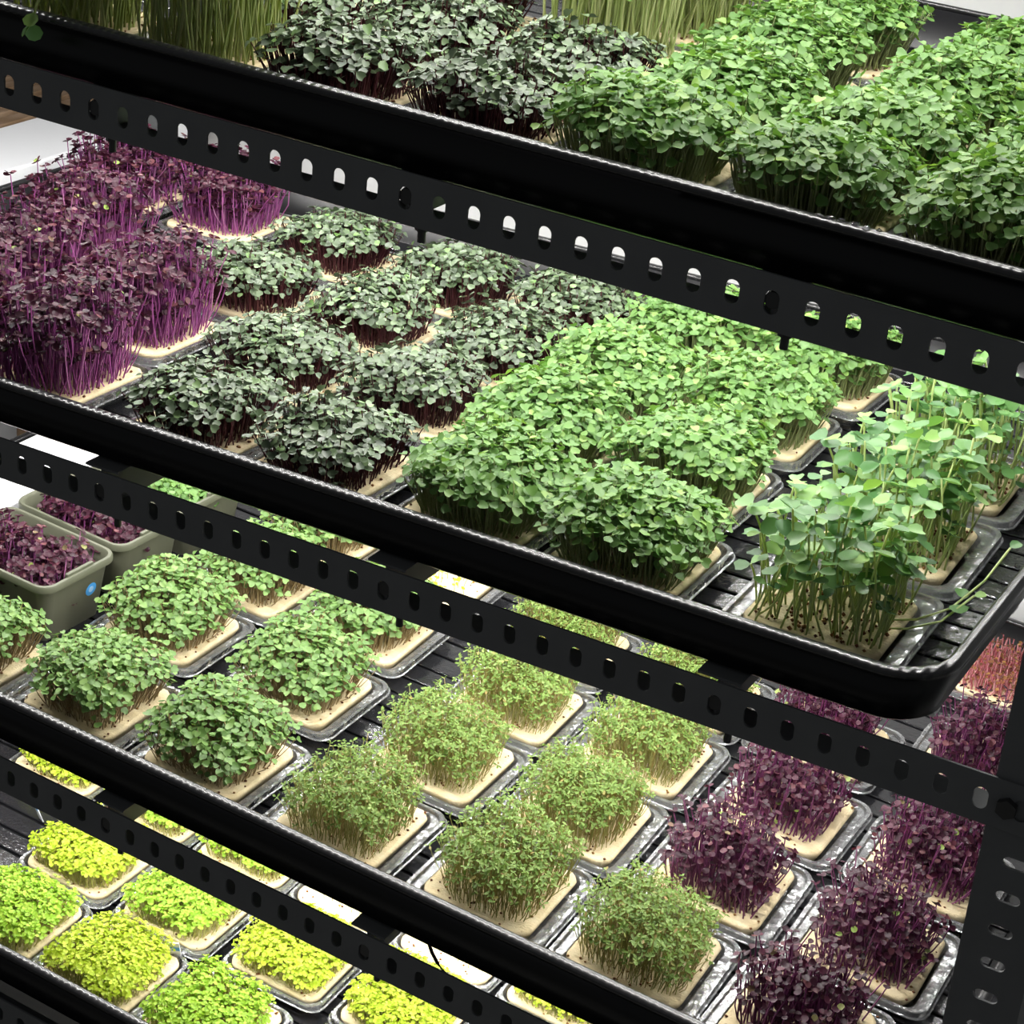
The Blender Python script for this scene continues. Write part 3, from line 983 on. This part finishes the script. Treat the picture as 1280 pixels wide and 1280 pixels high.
ZL = Z0 - 0.255
o = empty('side_bench', (-0.11, 0.64, 0.0), (0, 0, 0), 'white-topped side bench with brown wooden slats beyond the rack', 'bench')
t_ = box('bench_top', -0.045, 0.078, -0.24, 0.24, ZL - 0.03, ZL, 'white_foam', o, 0.003)
for i in range(5):
    xs = -0.052 - 0.036 * i
    box('slat', xs - 0.026, xs - 0.004, -0.24, 0.24, ZL - 0.022, ZL - 0.002, 'wood', o, 0.0015)
for yy in (-0.22, 0.18):
    box('cross_rail', -0.24, 0.07, yy, yy + 0.04, ZL - 0.062, ZL - 0.031, 'wood', o, 0.002)
    for xx in (-0.235, 0.03):
        box('leg', xx, xx + 0.035, yy + 0.002, yy + 0.037, 0.0, ZL - 0.062, 'wood', o, 0.002)


# ------------------------------------------------------------------ water drops, cables
def droplets(name, spots, mat, parent):
    V, F = [], []
    for x, y, z, r in spots:
        b = len(V)
        n = 7
        for k, (rr, hh) in enumerate(((1.0, 0.0), (0.8, 0.38), (0.42, 0.6))):
            for i in range(n):
                a = 2 * PI * i / n + 0.3 * k
                V.append((x + r * rr * math.cos(a), y + r * rr * math.sin(a), z + r * hh))
        V.append((x, y, z + r * 0.66))
        for k in range(2):
            for i in range(n):
                j = (i + 1) % n
                F.append((b + k * n + i, b + k * n + j, b + (k + 1) * n + j, b + (k + 1) * n + i))
        for i in range(n):
            F.append((b + 2 * n + i, b + 2 * n + (i + 1) % n, b + 3 * n))
    o = mesh_obj(name, V, F, mat, parent, True)
    tag(o, kind='stuff')
    return o


rd = random.Random(3)
zf = 0.0078
sp = [(rd.uniform(0.525, 0.572), rd.uniform(-0.29, 0.20), zf, rd.choice((0.0008, 0.0012, 0.0018, 0.0025))) for _ in range(240)]
sp += [(rd.uniform(-0.5, 0.5), rd.uniform(-0.29, 0.25), zf, rd.uniform(0.0008, 0.002)) for _ in range(150)]
droplets('water_drops', sp, 'water', TRAYS[2])
sp = [(rd.uniform(0.0, 0.07), rd.uniform(-0.05, 0.1), zf, rd.choice((0.001, 0.002, 0.003))) for _ in range(60)]
sp += [(rd.uniform(-0.5, 0.5), rd.uniform(-0.29, 0.25), zf, rd.uniform(0.0008, 0.002)) for _ in range(150)]
droplets('water_drops', sp, 'water', TRAYS[3])
droplets('water_drops', [(0.454 + rd.uniform(-0.03, 0.03), -TRAY_D[1] / 2 + 0.0085 + rd.uniform(-0.0015, 0.0015), RIM[1] - BASE[1] - 0.0004, rd.uniform(0.0015, 0.0035)) for _ in range(12)], 'water', TRAYS[1])

CABLE = [(0.836, 0.0214), (0.8385, 0.012), (0.843, 0.002), (0.849, -0.006), (0.857, -0.013), (0.866, -0.0165)]
V, F = tube([(XC, 0.034, tz(3, XC, hc)) for XC, hc in CABLE], 0.0016, 8)
tag(mesh_obj('light_cable', V, F, 'cable', None, True), 'thin black cable hanging behind the third shelf beam', 'cable')


# ------------------------------------------------------------------ small plant labels on the bottom shelf
def plant_tag(x, y, h, yaw, tilt, label):
    o = empty('plant_tag', (x, y, tz(4, x, h)), (tilt, 0, yaw), label, 'label')
    box('tag', -0.005, 0.005, -0.0006, 0.0006, 0.0, 0.036, 'white_foam', o, 0.0004)
    box('blue_band', -0.0046, 0.0046, -0.0010, -0.0005, 0.018, 0.026, 'blue', o)


plant_tag(0.490, 0.137, BASE[4] + 0.0165, 0.5, 0.5, 'small white plant tag leaning against the lime-green sprouts\' sponge pad')
plant_tag(0.226, 0.232, BASE[4] + FLOOR + RIBH, -0.4, 0.3, 'small white and blue plant tag standing on the bare ribbed tray')
